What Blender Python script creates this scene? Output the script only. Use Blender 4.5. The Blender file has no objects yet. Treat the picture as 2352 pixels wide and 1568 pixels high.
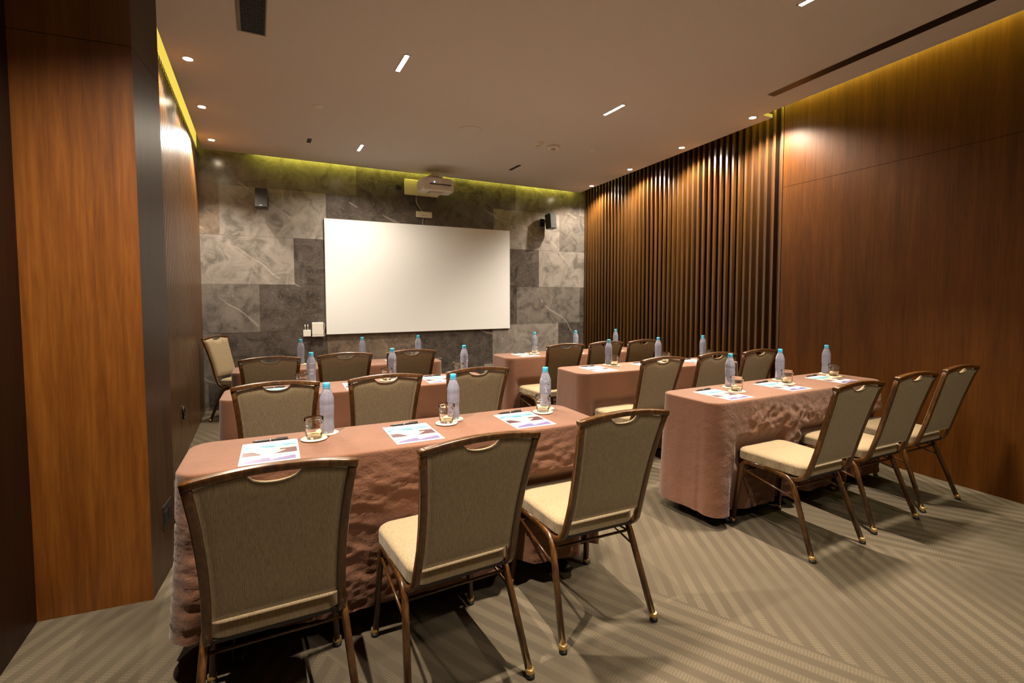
import bpy, math, random
from mathutils import Vector, Matrix, noise
random.seed(7)
PI = math.pi
sc = bpy.context.scene
col = sc.collection

# ------------------------------------------------------------------ room numbers (metres)
H = 3.103            # ceiling height
D = 6.945            # back wall
XL = -0.5875         # face of the left slats
RW = -0.0882         # slope of the right wall
def xr(y, x0=4.955): return x0 + RW * (D - y)
YB = -2.4            # wall behind the camera
YS = 3.13            # where the right slats end and the wood wall begins
TZ = 0.75

# ------------------------------------------------------------------ node helpers
def new_mat(name):
    m = bpy.data.materials.new(name); m.use_nodes = True
    nt = m.node_tree
    b = nt.nodes['Principled BSDF']
    return m, nt, b
def N(nt, t, **kw):
    n = nt.nodes.new(t)
    for k, v in kw.items():
        if k in n.inputs.keys() if isinstance(k, str) else False: n.inputs[k].default_value = v
        else: setattr(n, k, v)
    return n
def L(nt, a, ao, b, bi): nt.links.new(a.outputs[ao], b.inputs[bi])
def coords(nt, scale=(1, 1, 1), rot=(0, 0, 0), kind='Object', geo=False):
    mp = nt.nodes.new('ShaderNodeMapping')
    mp.inputs['Scale'].default_value = scale; mp.inputs['Rotation'].default_value = rot
    if geo:
        g = nt.nodes.new('ShaderNodeNewGeometry'); L(nt, g, 'Position', mp, 'Vector')
    else:
        t = nt.nodes.new('ShaderNodeTexCoord'); L(nt, t, kind, mp, 'Vector')
    return mp
def ramp(nt, stops):
    r = nt.nodes.new('ShaderNodeValToRGB')
    e = r.color_ramp.elements
    while len(e) < len(stops): e.new(0.5)
    for i, (p, c) in enumerate(stops):
        e[i].position = p; e[i].color = (c[0], c[1], c[2], 1)
    return r
def noise_tex(nt, mp, scale, detail=4, rough=.5, dist=0):
    n = nt.nodes.new('ShaderNodeTexNoise')
    n.inputs['Scale'].default_value = scale; n.inputs['Detail'].default_value = detail
    n.inputs['Roughness'].default_value = rough; n.inputs['Distortion'].default_value = dist
    if mp: L(nt, mp, 0, n, 'Vector')
    return n
def bump(nt, b, src, out, strength, dist=0.002):
    bp = nt.nodes.new('ShaderNodeBump'); bp.inputs['Strength'].default_value = strength
    bp.inputs['Distance'].default_value = dist
    L(nt, src, out, bp, 'Height'); L(nt, bp, 0, b, 'Normal'); return bp
def math_n(nt, op, a, b=None, va=None, vb=None, clamp=False):
    m = nt.nodes.new('ShaderNodeMath'); m.operation = op; m.use_clamp = clamp
    if a is not None: nt.links.new(a, m.inputs[0])
    elif va is not None: m.inputs[0].default_value = va
    if b is not None: nt.links.new(b, m.inputs[1])
    elif vb is not None: m.inputs[1].default_value = vb
    return m.outputs[0]
def srgb(r, g, b):
    f = lambda c: (c / 255 / 12.92) if c / 255 <= .04045 else ((c / 255 + .055) / 1.055) ** 2.4
    return (f(r), f(g), f(b))
def plain(name, c, rough=.5, metal=0, spec=.5, coat=0):
    m, nt, b = new_mat(name)
    mp = coords(nt, (1, 1, 1)); n = noise_tex(nt, mp, 60, 2)
    r = ramp(nt, [(0.3, [x * .93 for x in c]), (0.7, [min(1, x * 1.05) for x in c])])
    L(nt, n, 'Fac', r, 'Fac'); L(nt, r, 'Color', b, 'Base Color')
    b.inputs['Roughness'].default_value = rough; b.inputs['Metallic'].default_value = metal
    b.inputs['Specular IOR Level'].default_value = spec
    b.inputs['Coat Weight'].default_value = coat; b.inputs['Coat Roughness'].default_value = .12
    return m
def emis(name, c, s):
    m, nt, b = new_mat(name)
    b.inputs['Base Color'].default_value = (c[0], c[1], c[2], 1)
    b.inputs['Emission Color'].default_value = (c[0], c[1], c[2], 1)
    b.inputs['Emission Strength'].default_value = s
    return m
def wood(name, dark, mid, light, rough=.32, scale=1.0, coat=.3, spec=.5):
    m, nt, b = new_mat(name)
    mp = coords(nt, (1, 1, .06), geo=True)
    n1 = noise_tex(nt, mp, 55 * scale, 6, .65, .4)
    n2 = noise_tex(nt, mp, 9 * scale, 3, .5, .8)
    mx = nt.nodes.new('ShaderNodeMix'); mx.data_type = 'FLOAT'; mx.inputs[0].default_value = .45
    nt.links.new(n1.outputs['Fac'], mx.inputs[2]); nt.links.new(n2.outputs['Fac'], mx.inputs[3])
    r = ramp(nt, [(.32, dark), (.5, mid), (.68, light)])
    nt.links.new(mx.outputs[0], r.inputs['Fac']); L(nt, r, 'Color', b, 'Base Color')
    b.inputs['Roughness'].default_value = rough; b.inputs['Specular IOR Level'].default_value = spec
    b.inputs['Coat Weight'].default_value = coat; b.inputs['Coat Roughness'].default_value = .3
    bump(nt, b, n1, 'Fac', .08, .001)
    return m
M = {}
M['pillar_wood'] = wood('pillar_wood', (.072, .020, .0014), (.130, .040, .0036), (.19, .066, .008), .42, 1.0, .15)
M['panel_wood'] = wood('panel_wood', (.052, .0165, .0018), (.083, .0265, .003), (.112, .038, .005), .45, 1.3, 0, .18)
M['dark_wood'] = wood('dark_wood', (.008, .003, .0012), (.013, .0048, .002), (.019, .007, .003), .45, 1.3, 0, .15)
M['slat_wood'] = wood('slat_wood', (.042, .016, .0028), (.078, .032, .006), (.115, .05, .010), .33, 1.6, .3)
M['slat_back'] = wood('slat_back', (.022, .009, .004), (.038, .016, .007), (.055, .025, .010), .5, 1.4, 0)
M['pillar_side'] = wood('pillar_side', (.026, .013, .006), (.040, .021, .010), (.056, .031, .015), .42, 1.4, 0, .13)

def stone(name, lo, hi, warm=0):
    m, nt, b = new_mat(name)
    mp = coords(nt, (1, 1, 1), geo=True)
    n = noise_tex(nt, mp, 5.5, 8, .62, .9)
    r = ramp(nt, [(.34, [q * .8 for q in lo]), (.5, [(p_ + q) * .5 for p_, q in zip(lo, hi)]), (.69, hi)])
    L(nt, n, 'Fac', r, 'Fac')
    # veins
    n2 = noise_tex(nt, mp, 1.6, 3, .5, 1.2)
    v = nt.nodes.new('ShaderNodeTexWave'); v.inputs['Scale'].default_value = .40
    v.inputs['Distortion'].default_value = 6; v.inputs['Detail'].default_value = 3; v.inputs['Detail Scale'].default_value = 1.2
    mp2 = coords(nt, (1, 1, 1), (0, math.radians(58), 0), geo=True); L(nt, mp2, 0, v, 'Vector')
    vr = ramp(nt, [(.0, (.8, .8, .8)), (.0004, (.4, .4, .4)), (.0014, (0, 0, 0))])
    L(nt, v, 'Fac', vr, 'Fac')
    brk = math_n(nt, 'GREATER_THAN', n2.outputs['Fac'], vb=.5)
    f = math_n(nt, 'MULTIPLY', vr.outputs['Color'], brk)
    f = math_n(nt, 'MULTIPLY', f, vb=.40)
    mx = nt.nodes.new('ShaderNodeMix'); mx.data_type = 'RGBA'
    nt.links.new(f, mx.inputs[0]); nt.links.new(r.outputs['Color'], mx.inputs[6]); mx.inputs[7].default_value = (.5, .44, .38, 1)
    # small light flecks
    n3 = noise_tex(nt, mp, 38, 5, .7, 1.5)
    fr = ramp(nt, [(.56, (0, 0, 0)), (.74, (.5, .5, .5))]); L(nt, n3, 'Fac', fr, 'Fac')
    mx2 = nt.nodes.new('ShaderNodeMix'); mx2.data_type = 'RGBA'
    nt.links.new(fr.outputs['Color'], mx2.inputs[0]); nt.links.new(mx.outputs[2], mx2.inputs[6]); mx2.inputs[7].default_value = (.42, .38, .34, 1)
    nt.links.new(mx2.outputs[2], b.inputs['Base Color'])
    b.inputs['Roughness'].default_value = .2; b.inputs['Specular IOR Level'].default_value = .55
    return m
M['stone_dark'] = stone('stone_dark', (.045, .038, .034), (.105, .09, .08))
M['stone_mid'] = stone('stone_mid', (.10, .09, .08), (.19, .17, .15))
M['stone_light'] = stone('stone_light', (.16, .145, .13), (.30, .27, .245))
M['stone_warm'] = stone('stone_warm', (.10, .08, .065), (.24, .185, .14))
M['grout'] = plain('grout', (.16, .14, .12), .8)
def paint(name, c, rough=.9):
    m, nt, b = new_mat(name)
    mp = coords(nt, (1, 1, 1), geo=True); n = noise_tex(nt, mp, 160, 3, .6)
    r = ramp(nt, [(.3, [x * .95 for x in c]), (.7, [min(1, x * 1.04) for x in c])])
    L(nt, n, 'Fac', r, 'Fac'); L(nt, r, 'Color', b, 'Base Color')
    b.inputs['Roughness'].default_value = rough; b.inputs['Specular IOR Level'].default_value = .2
    bump(nt, b, n, 'Fac', .12, .001)
    return m
M['ceiling_paint'] = paint('ceiling_paint', (.70, .655, .63))
M['rear_paint'] = paint('rear_paint', (.62, .52, .42))
M['cove_paint'] = paint('cove_paint', (.7, .66, .55))
M['screen'] = paint('screen_fabric', (.80, .82, .84), .55)
M['screen_edge'] = plain('screen_edge', (.55, .53, .5), .4, .6)
M['white_plastic'] = plain('white_plastic', (.78, .75, .70), .35)
M['cream_metal'] = plain('cream_metal', (.62, .55, .46), .4)
M['black_plastic'] = plain('black_plastic', (.012, .012, .013), .38)
M['black_grille'] = plain('black_grille', (.02, .021, .022), .75)
M['black_metal'] = plain('black_metal', (.015, .014, .014), .4, .3)
M['grey_cable'] = plain('grey_cable', (.33, .31, .29), .5)
M['brass'] = plain('brass', (.75, .50, .20), .3, .85)
M['coaster'] = plain('coaster_card', (.83, .66, .38), .7)
M['cap'] = plain('blue_cap', (.06, .42, .66), .35)
M['chrome'] = plain('chrome', (.7, .68, .65), .2, 1)
M['lamp_glow'] = emis('lamp_glow', (1, .84, .62), 26)
M['lamp_glow_dim'] = emis('lamp_glow_dim', (1, .84, .62), 9)
M['spot_glow'] = emis('spot_glow', (1, .82, .55), 90)
M['led'] = emis('led_yellow', (1, .93, .12), 24)
M['led_left'] = emis('led_yellow_seen', (1, .80, .13), .52)
M['green_led'] = emis('indicator', (.8, .9, 1), 2)

# chair frame: wood-look painted metal
m, nt, b = new_mat('chair_frame')
mp = coords(nt, (1, 1, .35)); n = noise_tex(nt, mp, 45, 5, .6, 1.2)
r = ramp(nt, [(.3, (.032, .013, .0035)), (.55, (.080, .032, .0075)), (.75, (.145, .062, .015))])
L(nt, n, 'Fac', r, 'Fac'); L(nt, r, 'Color', b, 'Base Color')
b.inputs['Roughness'].default_value = .3; b.inputs['Coat Weight'].default_value = .35; b.inputs['Coat Roughness'].default_value = .12
M['chair_frame'] = m
# woven upholstery
def fabric(name, c1, c2, sc_=1.0, ribs=1.0):
    m, nt, b = new_mat(name)
    mp = coords(nt, (1, 1, 1))
    n = noise_tex(nt, mp, 420 * sc_, 3, .7)
    mpv = coords(nt, (1, .35, .12)); nv = noise_tex(nt, mpv, 330 * sc_, 2, .6)
    w = nt.nodes.new('ShaderNodeTexWave'); w.bands_direction = 'X'; w.inputs['Scale'].default_value = 62 * ribs
    w.inputs['Distortion'].default_value = .6; L(nt, mp, 0, w, 'Vector')
    a = math_n(nt, 'MULTIPLY', n.outputs['Fac'], vb=.40)
    a2 = math_n(nt, 'MULTIPLY', nv.outputs['Fac'], vb=.42)
    a3 = math_n(nt, 'MULTIPLY', w.outputs['Fac'], vb=.09)
    s = math_n(nt, 'ADD', math_n(nt, 'ADD', a, a2), a3)
    r = ramp(nt, [(.30, c1), (.60, c2)])
    nt.links.new(s, r.inputs['Fac']); L(nt, r, 'Color', b, 'Base Color')
    b.inputs['Roughness'].default_value = .92; b.inputs['Specular IOR Level'].default_value = .15
    b.inputs['Sheen Weight'].default_value = .15
    bp = nt.nodes.new('ShaderNodeBump'); bp.inputs['Strength'].default_value = .25; bp.inputs['Distance'].default_value = .0012
    nt.links.new(s, bp.inputs['Height']); L(nt, bp, 0, b, 'Normal')
    return m
M['upholstery'] = fabric('upholstery', (.155, .116, .066), (.325, .25, .152))
# brown table cloth
m, nt, b = new_mat('brown_cloth')
mp = coords(nt, (1, 1, 1)); n = noise_tex(nt, mp, 380, 3, .7); n2 = noise_tex(nt, mp, 3.2, 4, .55, .6)
s = math_n(nt, 'ADD', math_n(nt, 'MULTIPLY', n.outputs['Fac'], vb=.55), math_n(nt, 'MULTIPLY', n2.outputs['Fac'], vb=.45))
r = ramp(nt, [(.36, (.110, .046, .0235)), (.64, (.166, .071, .038))])
nt.links.new(s, r.inputs['Fac']); L(nt, r, 'Color', b, 'Base Color')
b.inputs['Roughness'].default_value = .75; b.inputs['Specular IOR Level'].default_value = .25; b.inputs['Sheen Weight'].default_value = .2
n3 = noise_tex(nt, mp, 26, 5, .6, 1.6)
hh = math_n(nt, 'ADD', math_n(nt, 'MULTIPLY', n.outputs['Fac'], vb=.12), n3.outputs['Fac'])
bp = nt.nodes.new('ShaderNodeBump'); bp.inputs['Strength'].default_value = .35; bp.inputs['Distance'].default_value = .004
nt.links.new(hh, bp.inputs['Height']); L(nt, bp, 0, b, 'Normal')
M['cloth'] = m
m2 = m.copy(); m2.name = 'creased_cloth'; M['cloth_creased'] = m2
for nn in m2.node_tree.nodes:
    if nn.type == 'BUMP': nn.inputs['Strength'].default_value = .55; nn.inputs['Distance'].default_value = .006

# patterned carpet: wedge-shaped fields of hatched stripes running two ways
m, nt, b = new_mat('carpet')
g = nt.nodes.new('ShaderNodeNewGeometry')
def stripes(ang, period, shift=0.0):
    mp = nt.nodes.new('ShaderNodeMapping'); mp.inputs['Rotation'].default_value = (0, 0, -math.radians(ang))
    L(nt, g, 'Position', mp, 'Vector')
    sx = nt.nodes.new('ShaderNodeSeparateXYZ'); L(nt, mp, 0, sx, 0)
    u = math_n(nt, 'ADD', math_n(nt, 'DIVIDE', sx.outputs['Y'], vb=period), vb=shift + 40)
    fr = math_n(nt, 'FRACT', u)
    tri = math_n(nt, 'ABSOLUTE', math_n(nt, 'SUBTRACT', fr, vb=.5))      # 0 .. .5
    band = math_n(nt, 'MULTIPLY', math_n(nt, 'SUBTRACT', tri, vb=.20), vb=9, clamp=True)
    return band, sx
bA, sA = stripes(60, .074)
bB, sB = stripes(-64.5, .080, .3)
bC, sC = stripes(62, .062, .1)
# fine hatch
def hatch(sx, p):
    a = math_n(nt, 'SINE', math_n(nt, 'MULTIPLY', sx.outputs['X'], vb=2 * PI / p))
    c = math_n(nt, 'SINE', math_n(nt, 'MULTIPLY', sx.outputs['Y'], vb=2 * PI / (p * .9)))
    mxx = math_n(nt, 'MAXIMUM', a, c)
    return math_n(nt, 'MULTIPLY', math_n(nt, 'SUBTRACT', mxx, vb=.35), vb=2.0, clamp=True)
hA = hatch(sA, .0135); hB = hatch(sB, .0115)
# fields
def field(ax, ay, period, off):
    mp = nt.nodes.new('ShaderNodeSeparateXYZ'); L(nt, g, 'Position', mp, 0)
    u = math_n(nt, 'ADD', math_n(nt, 'MULTIPLY', mp.outputs['X'], vb=ax), math_n(nt, 'MULTIPLY', mp.outputs['Y'], vb=ay))
    fr = math_n(nt, 'FRACT', math_n(nt, 'ADD', math_n(nt, 'DIVIDE', u, vb=period), vb=off + 20))
    return math_n(nt, 'LESS_THAN', fr, vb=.5)
f1 = field(.9026, .4305, 2.3, .0565)
sel = math_n(nt, 'SUBTRACT', None, f1, va=1.0)
def mixf(f, a, b_):
    x = nt.nodes.new('ShaderNodeMix'); x.data_type = 'FLOAT'
    nt.links.new(f, x.inputs[0]); nt.links.new(a, x.inputs[2]); nt.links.new(b_, x.inputs[3]); return x.outputs[0]
band = mixf(sel, bA, bB)
hat = mixf(sel, hA, hB)
mpn = coords(nt, (1, 1, 1), geo=True); nf = noise_tex(nt, mpn, 300, 4, .75); nl = noise_tex(nt, mpn, 1.3, 3, .5)
band = math_n(nt, 'MULTIPLY', band, math_n(nt, 'ADD', math_n(nt, 'MULTIPLY', math_n(nt, 'SUBTRACT', nl.outputs['Fac'], vb=.42), vb=4.5, clamp=True), vb=.42, clamp=True))
pat = math_n(nt, 'MULTIPLY', band, math_n(nt, 'ADD', math_n(nt, 'MULTIPLY', hat, vb=.75), vb=.25))
val = math_n(nt, 'ADD', math_n(nt, 'MULTIPLY', pat, vb=.52), math_n(nt, 'MULTIPLY', nf.outputs['Fac'], vb=.45))
r = ramp(nt, [(.10, (.068, .055, .038)), (.32, (.084, .068, .047)), (.80, (.130, .106, .074))])
nt.links.new(val, r.inputs['Fac']); L(nt, r, 'Color', b, 'Base Color')
b.inputs['Roughness'].default_value = .95; b.inputs['Specular IOR Level'].default_value = .1
bump(nt, b, nf, 'Fac', .3, .003)
M['carpet'] = m

# clear things
def clear(name, c, ior, rough=.03):
    m, nt, b = new_mat(name)
    b.inputs['Base Color'].default_value = (*c, 1); b.inputs['Transmission Weight'].default_value = 1
    b.inputs['IOR'].default_value = ior; b.inputs['Roughness'].default_value = rough
    n = noise_tex(nt, coords(nt), 20, 2); bump(nt, b, n, 'Fac', .05, .001)
    return m
M['glass'] = clear('clear_glass', (1, .98, .96), 1.45, .0)
M['bottle'] = clear('bottle_plastic', (.70, .76, .98), 1.30, .05); M['bottle'].node_tree.nodes['Principled BSDF'].inputs['Transmission Weight'].default_value = .8
for k, c in dict(white=(.62, .63, .66), sky=(.16, .38, .48), teal=(.05, .19, .25), sand=(.42, .37, .30), maroon=(.07, .03, .035), purple=(.12, .10, .21), lilac=(.34, .33, .41)).items():
    M['print_' + k] = plain('print_' + k, c, .35)

# ------------------------------------------------------------------ mesh builder
class MB:
    def __init__(s): s.v = []; s.f = []; s.mi = []; s.sm = []
    def quad(s, pts, mi=0, sm=False):
        i = len(s.v); s.v += [tuple(p) for p in pts]; s.f.append(tuple(range(i, i + len(pts)))); s.mi.append(mi); s.sm.append(sm)
    def box(s, lo, hi, mi=0, mat=None):
        x0, y0, z0 = lo; x1, y1, z1 = hi
        P = [(x0, y0, z0), (x1, y0, z0), (x1, y1, z0), (x0, y1, z0), (x0, y0, z1), (x1, y0, z1), (x1, y1, z1), (x0, y1, z1)]
        if mat: P = [tuple(mat @ Vector(p)) for p in P]
        i = len(s.v); s.v += P
        for f in ((0, 3, 2, 1), (4, 5, 6, 7), (0, 1, 5, 4), (1, 2, 6, 5), (2, 3, 7, 6), (3, 0, 4, 7)):
            s.f.append(tuple(i + k for k in f)); s.mi.append(mi); s.sm.append(False)
    def grid(s, rows, mi=0, sm=True, closed=False):
        i = len(s.v); n = len(rows[0])
        for r_ in rows: s.v += [tuple(p) for p in r_]
        for a in range(len(rows) - 1):
            for k in range(n if closed else n - 1):
                k2 = (k + 1) % n
                s.f.append((i + a * n + k, i + a * n + k2, i + (a + 1) * n + k2, i + (a + 1) * n + k)); s.mi.append(mi); s.sm.append(sm)
        return i
    def cap(s, idx, mi=0, sm=False): s.f.append(tuple(idx)); s.mi.append(mi); s.sm.append(sm)
    def lathe(s, prof, seg=24, c=(0, 0, 0), mi=0, axis='Z', capb=True, capt=True):
        rows = []
        for r_, z in prof:
            row = []
            for k in range(seg):
                a = 2 * PI * k / seg; x, y = r_ * math.cos(a), r_ * math.sin(a)
                p = (x, y, z) if axis == 'Z' else ((z, x, y) if axis == 'X' else (y, z, x))
                row.append((c[0] + p[0], c[1] + p[1], c[2] + p[2]))
            rows.append(row)
        i = s.grid(rows, mi, True, True)
        if capb: s.cap([i + k for k in range(seg)][::-1], mi)
        if capt: s.cap([i + (len(prof) - 1) * seg + k for k in range(seg)], mi)
    def sweep(s, path, w, d, ref=(1, 0, 0), rad=.25, mi=0, wf=None):
        """rounded-rectangle section w (along ref) x d swept along path"""
        path = [Vector(p) for p in path]; ref = Vector(ref); n = len(path)
        sec = []
        for qx, qy in ((1, 1), (-1, 1), (-1, -1), (1, -1)):
            rr = rad
            base = {(1, 1): 0, (-1, 1): 90, (-1, -1): 180, (1, -1): 270}[(qx, qy)]
            for t in (0, 45, 90):
                a = math.radians(base + t)
                sec.append(((qx * (.5 - rr) + rr * math.cos(a)), (qy * (.5 - rr) + rr * math.sin(a))))
        rows = []
        for i, p in enumerate(path):
            t = (path[min(i + 1, n - 1)] - path[max(i - 1, 0)]).normalized()
            a = (ref - t * ref.dot(t)).normalized(); bb = t.cross(a)
            ww = w if wf is None else wf(i / (n - 1))
            m_ = min(ww, d)
            rows.append([tuple(p + a * ((x) * ww) + bb * (y * d)) for x, y in sec])
        i = s.grid(rows, mi, True, True)
        k = len(sec)
        s.cap([i + j for j in range(k)][::-1], mi); s.cap([i + (n - 1) * k + j for j in range(k)], mi)
    def tube(s, path, r_, seg=8, mi=0):
        path = [Vector(p) for p in path]; n = len(path); rows = []
        for i, p in enumerate(path):
            t = (path[min(i + 1, n - 1)] - path[max(i - 1, 0)]).normalized()
            a = t.cross(Vector((.3, .2, .93))).normalized()
            if a.length < .1: a = t.cross(Vector((1, 0, 0))).normalized()
            bb = t.cross(a)
            rows.append([tuple(p + (a * math.cos(2 * PI * k / seg) + bb * math.sin(2 * PI * k / seg)) * r_) for k in range(seg)])
        i = s.grid(rows, mi, True, True)
        s.cap([i + j for j in range(seg)][::-1], mi); s.cap([i + (n - 1) * seg + j for j in range(seg)], mi)
    def build(s, name, mats, parent=None, loc=(0, 0, 0), rz=0, bevel=0, auto=True):
        me = bpy.data.meshes.new(name); me.from_pydata(s.v, [], s.f); me.update()
        if not isinstance(mats, (list, tuple)): mats = [mats]
        for m_ in mats: me.materials.append(m_)
        me.polygons.foreach_set('material_index', s.mi); me.polygons.foreach_set('use_smooth', s.sm)
        o = bpy.data.objects.new(name, me); col.objects.link(o)
        o.location = loc; o.rotation_euler = (0, 0, rz)
        if parent: o.parent = parent
        if bevel:
            md = o.modifiers.new('bevel', 'BEVEL'); md.width = bevel; md.segments = 2; md.limit_method = 'ANGLE'; md.angle_limit = math.radians(40)
        return o
def fillet(pts, r_, n=6):
    pts = [Vector(p) for p in pts]; out = [pts[0]]
    for i in range(1, len(pts) - 1):
        a, p, b_ = pts[i - 1], pts[i], pts[i + 1]
        rr = r_[i - 1] if isinstance(r_, (list, tuple)) else r_
        d1 = min(rr, (a - p).length * .49); d2 = min(rr, (b_ - p).length * .49)
        q0 = p + (a - p).normalized() * d1; q1 = p + (b_ - p).normalized() * d2
        for k in range(n + 1):
            t = k / n; out.append(q0 * (1 - t) ** 2 + p * 2 * t * (1 - t) + q1 * t * t)
    out.append(pts[-1]); return out
def tag(o, label=None, cat=None, group=None, kind=None):
    if label: o['label'] = label
    if cat: o['category'] = cat
    if group: o['group'] = group
    if kind: o['kind'] = kind
    return o
def empty(name, loc=(0, 0, 0), rz=0):
    o = bpy.data.objects.new(name, None); col.objects.link(o); o.location = loc; o.rotation_euler = (0, 0, rz)
    o.empty_display_size = .1; return o
def copy_tree(o, parent=None):
    c = o.copy(); col.objects.link(c); c.parent = parent
    for ch in list(o.children): copy_tree(ch, c)
    return c

# ------------------------------------------------------------------ the room
mb = MB(); mb.box((-1.3, YB - .1, -.06), (5.5, D + .2, 0)); tag(mb.build('floor', M['carpet']), kind='structure')

def poly_prism(mb, pts, z0, z1, mi=0):
    n = len(pts); i = len(mb.v)
    mb.v += [(x, y, z0) for x, y in pts] + [(x, y, z1) for x, y in pts]
    mb.cap([i + k for k in range(n)][::-1], mi); mb.cap([i + n + k for k in range(n)], mi)
    for k in range(n): mb.cap([i + k, i + (k + 1) % n, i + n + (k + 1) % n, i + n + k], mi)
# ceiling slab stops short of the walls and leaves light coves; above it the upper deck
GB = .10
edge_slat = lambda y: 4.800 + RW * (D - y)
edge_wood = lambda y: 4.655 + RW * (D - y)
pts = [(-.529, D - GB), (-.529, 3.05), (-.40, 3.05), (-.40, 2.66), (-.90, 2.66), (-.90, YB), (edge_wood(YB), YB), (edge_wood(YS + .02), YS + .02), (edge_slat(YS + .02), YS + .02), (edge_slat(D - GB), D - GB)]
mb = MB(); poly_prism(mb, pts[::-1], H, H + .03)
ceil = mb.build('ceiling', M['ceiling_paint']); tag(ceil, kind='structure')
mb = MB(); mb.box((-1.3, YB - .1, 3.36), (5.5, D + .2, 3.42)); tag(mb.build('ceiling_deck', M['cove_paint']), kind='structure')

# back wall of large polished stone slabs
mb = MB(); mb.box((-.75, D + .006, 0), (5.15, D + .12, 3.36), 0)
rows = [(0, .34, -.55, [1, 0, 1, 0, 2, 0]), (.34, .94, .81, [1, 0, 3, 0, 2, 0]), (.94, 1.535, .025, [1, 0, 3, 0, 1, 0]),
        (1.535, 2.13, .43, [2, 0, 0, 0, 2, 0]), (2.13, 2.735, .83, [3, 2, 0, 0, 2, 1]), (2.735, 3.36, .005, [1, 1, 0, 0, 1, 2])]
sm = [M['stone_mid'], M['stone_dark'], M['stone_light'], M['stone_warm']]
tone = {0: 2, 1: 1, 2: 3, 3: 4}
for z0, z1, x0, tones in rows:
    xs = [x0 + 1.213 * k for k in range(-3, 6)]
    cells = [(max(a, -.72), min(a + 1.213, 5.12)) for a in xs if a + 1.213 > -.70 and a < 5.10]
    for k, (a, c) in enumerate(cells):
        t = tones[min(k, len(tones) - 1)]
        mi = {0: 2, 1: 1, 2: 3, 3: 4}[t]
        g_ = .0012
        mb.box((a + g_, D, z0 + g_), (c - g_, D + .01, z1 - g_), mi)
tag(mb.build('wall_back', [M['grout']] + sm), kind='structure')

# left side: slatted wall, wooden pillar, near wall
mb = MB(); mb.box((XL - .16, 3.0, 0), (XL - .05, D, 3.36), 1)
y = 3.04
while y < D - .02:
    mb.box((XL - .05, y, 0), (XL, min(y + .058, D), 3.125), 0); y += .0765
tag(mb.build('wall_left_slatted', [M['slat_wood'], M['slat_back']], bevel=.003), kind='structure')
PX0, PX1, PY0, PY1 = -.856, -.447, 2.70, 3.06
SEAM = 2.447
# pillar face panels as a ring around a core
mb = MB()
mb.box((PX0 - .02, PY0 + .045, 0), (PX1 - .012, PY1 - .01, 3.36), 2)
for z0, z1 in ((0, SEAM - .0015), (SEAM + .0015, 3.36)):
    poly_prism(mb, [(PX0 - .02, 2.728), (PX0 - .02, 2.740), (PX1 - .006, 2.70), (PX1 - .006, 2.686)][::-1], z0, z1, 0)
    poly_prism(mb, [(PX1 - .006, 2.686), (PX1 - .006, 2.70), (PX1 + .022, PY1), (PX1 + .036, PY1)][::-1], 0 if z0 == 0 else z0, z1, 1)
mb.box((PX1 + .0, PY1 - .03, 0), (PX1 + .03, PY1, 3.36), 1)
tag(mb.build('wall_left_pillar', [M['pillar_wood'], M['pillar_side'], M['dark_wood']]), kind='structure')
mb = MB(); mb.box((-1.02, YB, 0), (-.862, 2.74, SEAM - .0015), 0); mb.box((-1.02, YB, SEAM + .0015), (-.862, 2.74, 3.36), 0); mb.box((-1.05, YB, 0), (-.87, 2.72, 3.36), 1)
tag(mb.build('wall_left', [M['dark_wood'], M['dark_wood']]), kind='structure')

# right side: slatted wall at the back, plain panelled wall nearer
mb = MB()
def rbox(mb, y0, y1, o0, o1, z0, z1, mi):
    P = [(xr(y0) + o0, y0), (xr(y0) + o1, y0), (xr(y1) + o1, y1), (xr(y1) + o0, y1)]
    poly_prism(mb, P, z0, z1, mi)
rbox(mb, YS, D, .06, .16, 0, 3.36, 1)
y = YS + .005; pitch = .0872
while y < D - .01:
    rbox(mb, y, min(y + .027, D), 0, .062, 0, 3.36, 0); y += pitch
tag(mb.build('wall_right_slatted', [M['slat_wood'], M['slat_back']]), kind='structure')
mb = MB()
rbox(mb, YB, YS - .002, .0, .14, 0, SEAM - .0015, 0); rbox(mb, YB, YS - .002, .0, .14, SEAM + .0015, 3.36, 0); rbox(mb, YB, YS - .002, .01, .15, 0, 3.36, 1)
tag(mb.build('wall_right', [M['panel_wood'], M['dark_wood']]), kind='structure')
mb = MB(); mb.box((-1.2, YB - .1, 0), (5.4, YB, 3.36)); tag(mb.build('wall_front', M['rear_paint']), kind='structure')

# ------------------------------------------------------------------ LED coves
def led(name, box_lo, box_hi, label, mat, skew=None):
    mb = MB()
    if skew:
        y0, y1, f, w = skew
        poly_prism(mb, [(f(y0), y0), (f(y0) + w, y0), (f(y1) + w, y1), (f(y1), y1)], box_lo, box_hi)
    else: mb.box(box_lo, box_hi)
    o = mb.build(name, mat); tag(o, label, 'light strip', 'yellow cove light strips')
    return o
led('led_strip', (0.0, D - .088, 3.150), (4.75, D - .074, 3.160), 'yellow light strip hidden in the cove above the stone back wall', M['led'])
led('led_strip', 3.27, 3.285, 'yellow light strip in the cove above the plain wood right wall', M['led'], (YB + .1, YS - .1, lambda y: xr(y) - .09, .02))
led('led_strip', (XL - .045, 3.07, 3.088), (XL - .001, D - .02, 3.30), 'bright yellow light strip in the cove above the left slatted wall', M['led_left'])
mb = MB(); poly_prism(mb, [(edge_slat(YS + .1) + .05, YS + .03), (edge_slat(YS + .1) + .09, YS + .03), (edge_slat(YS + .33) + .09, YS + .33), (edge_slat(YS + .33) + .05, YS + .33)], 3.31, 3.36)
tag(mb.build('led_strip', M['led']), 'short end of yellow cove light over the nearest right slats', 'light strip', 'yellow cove light strips')

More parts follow.
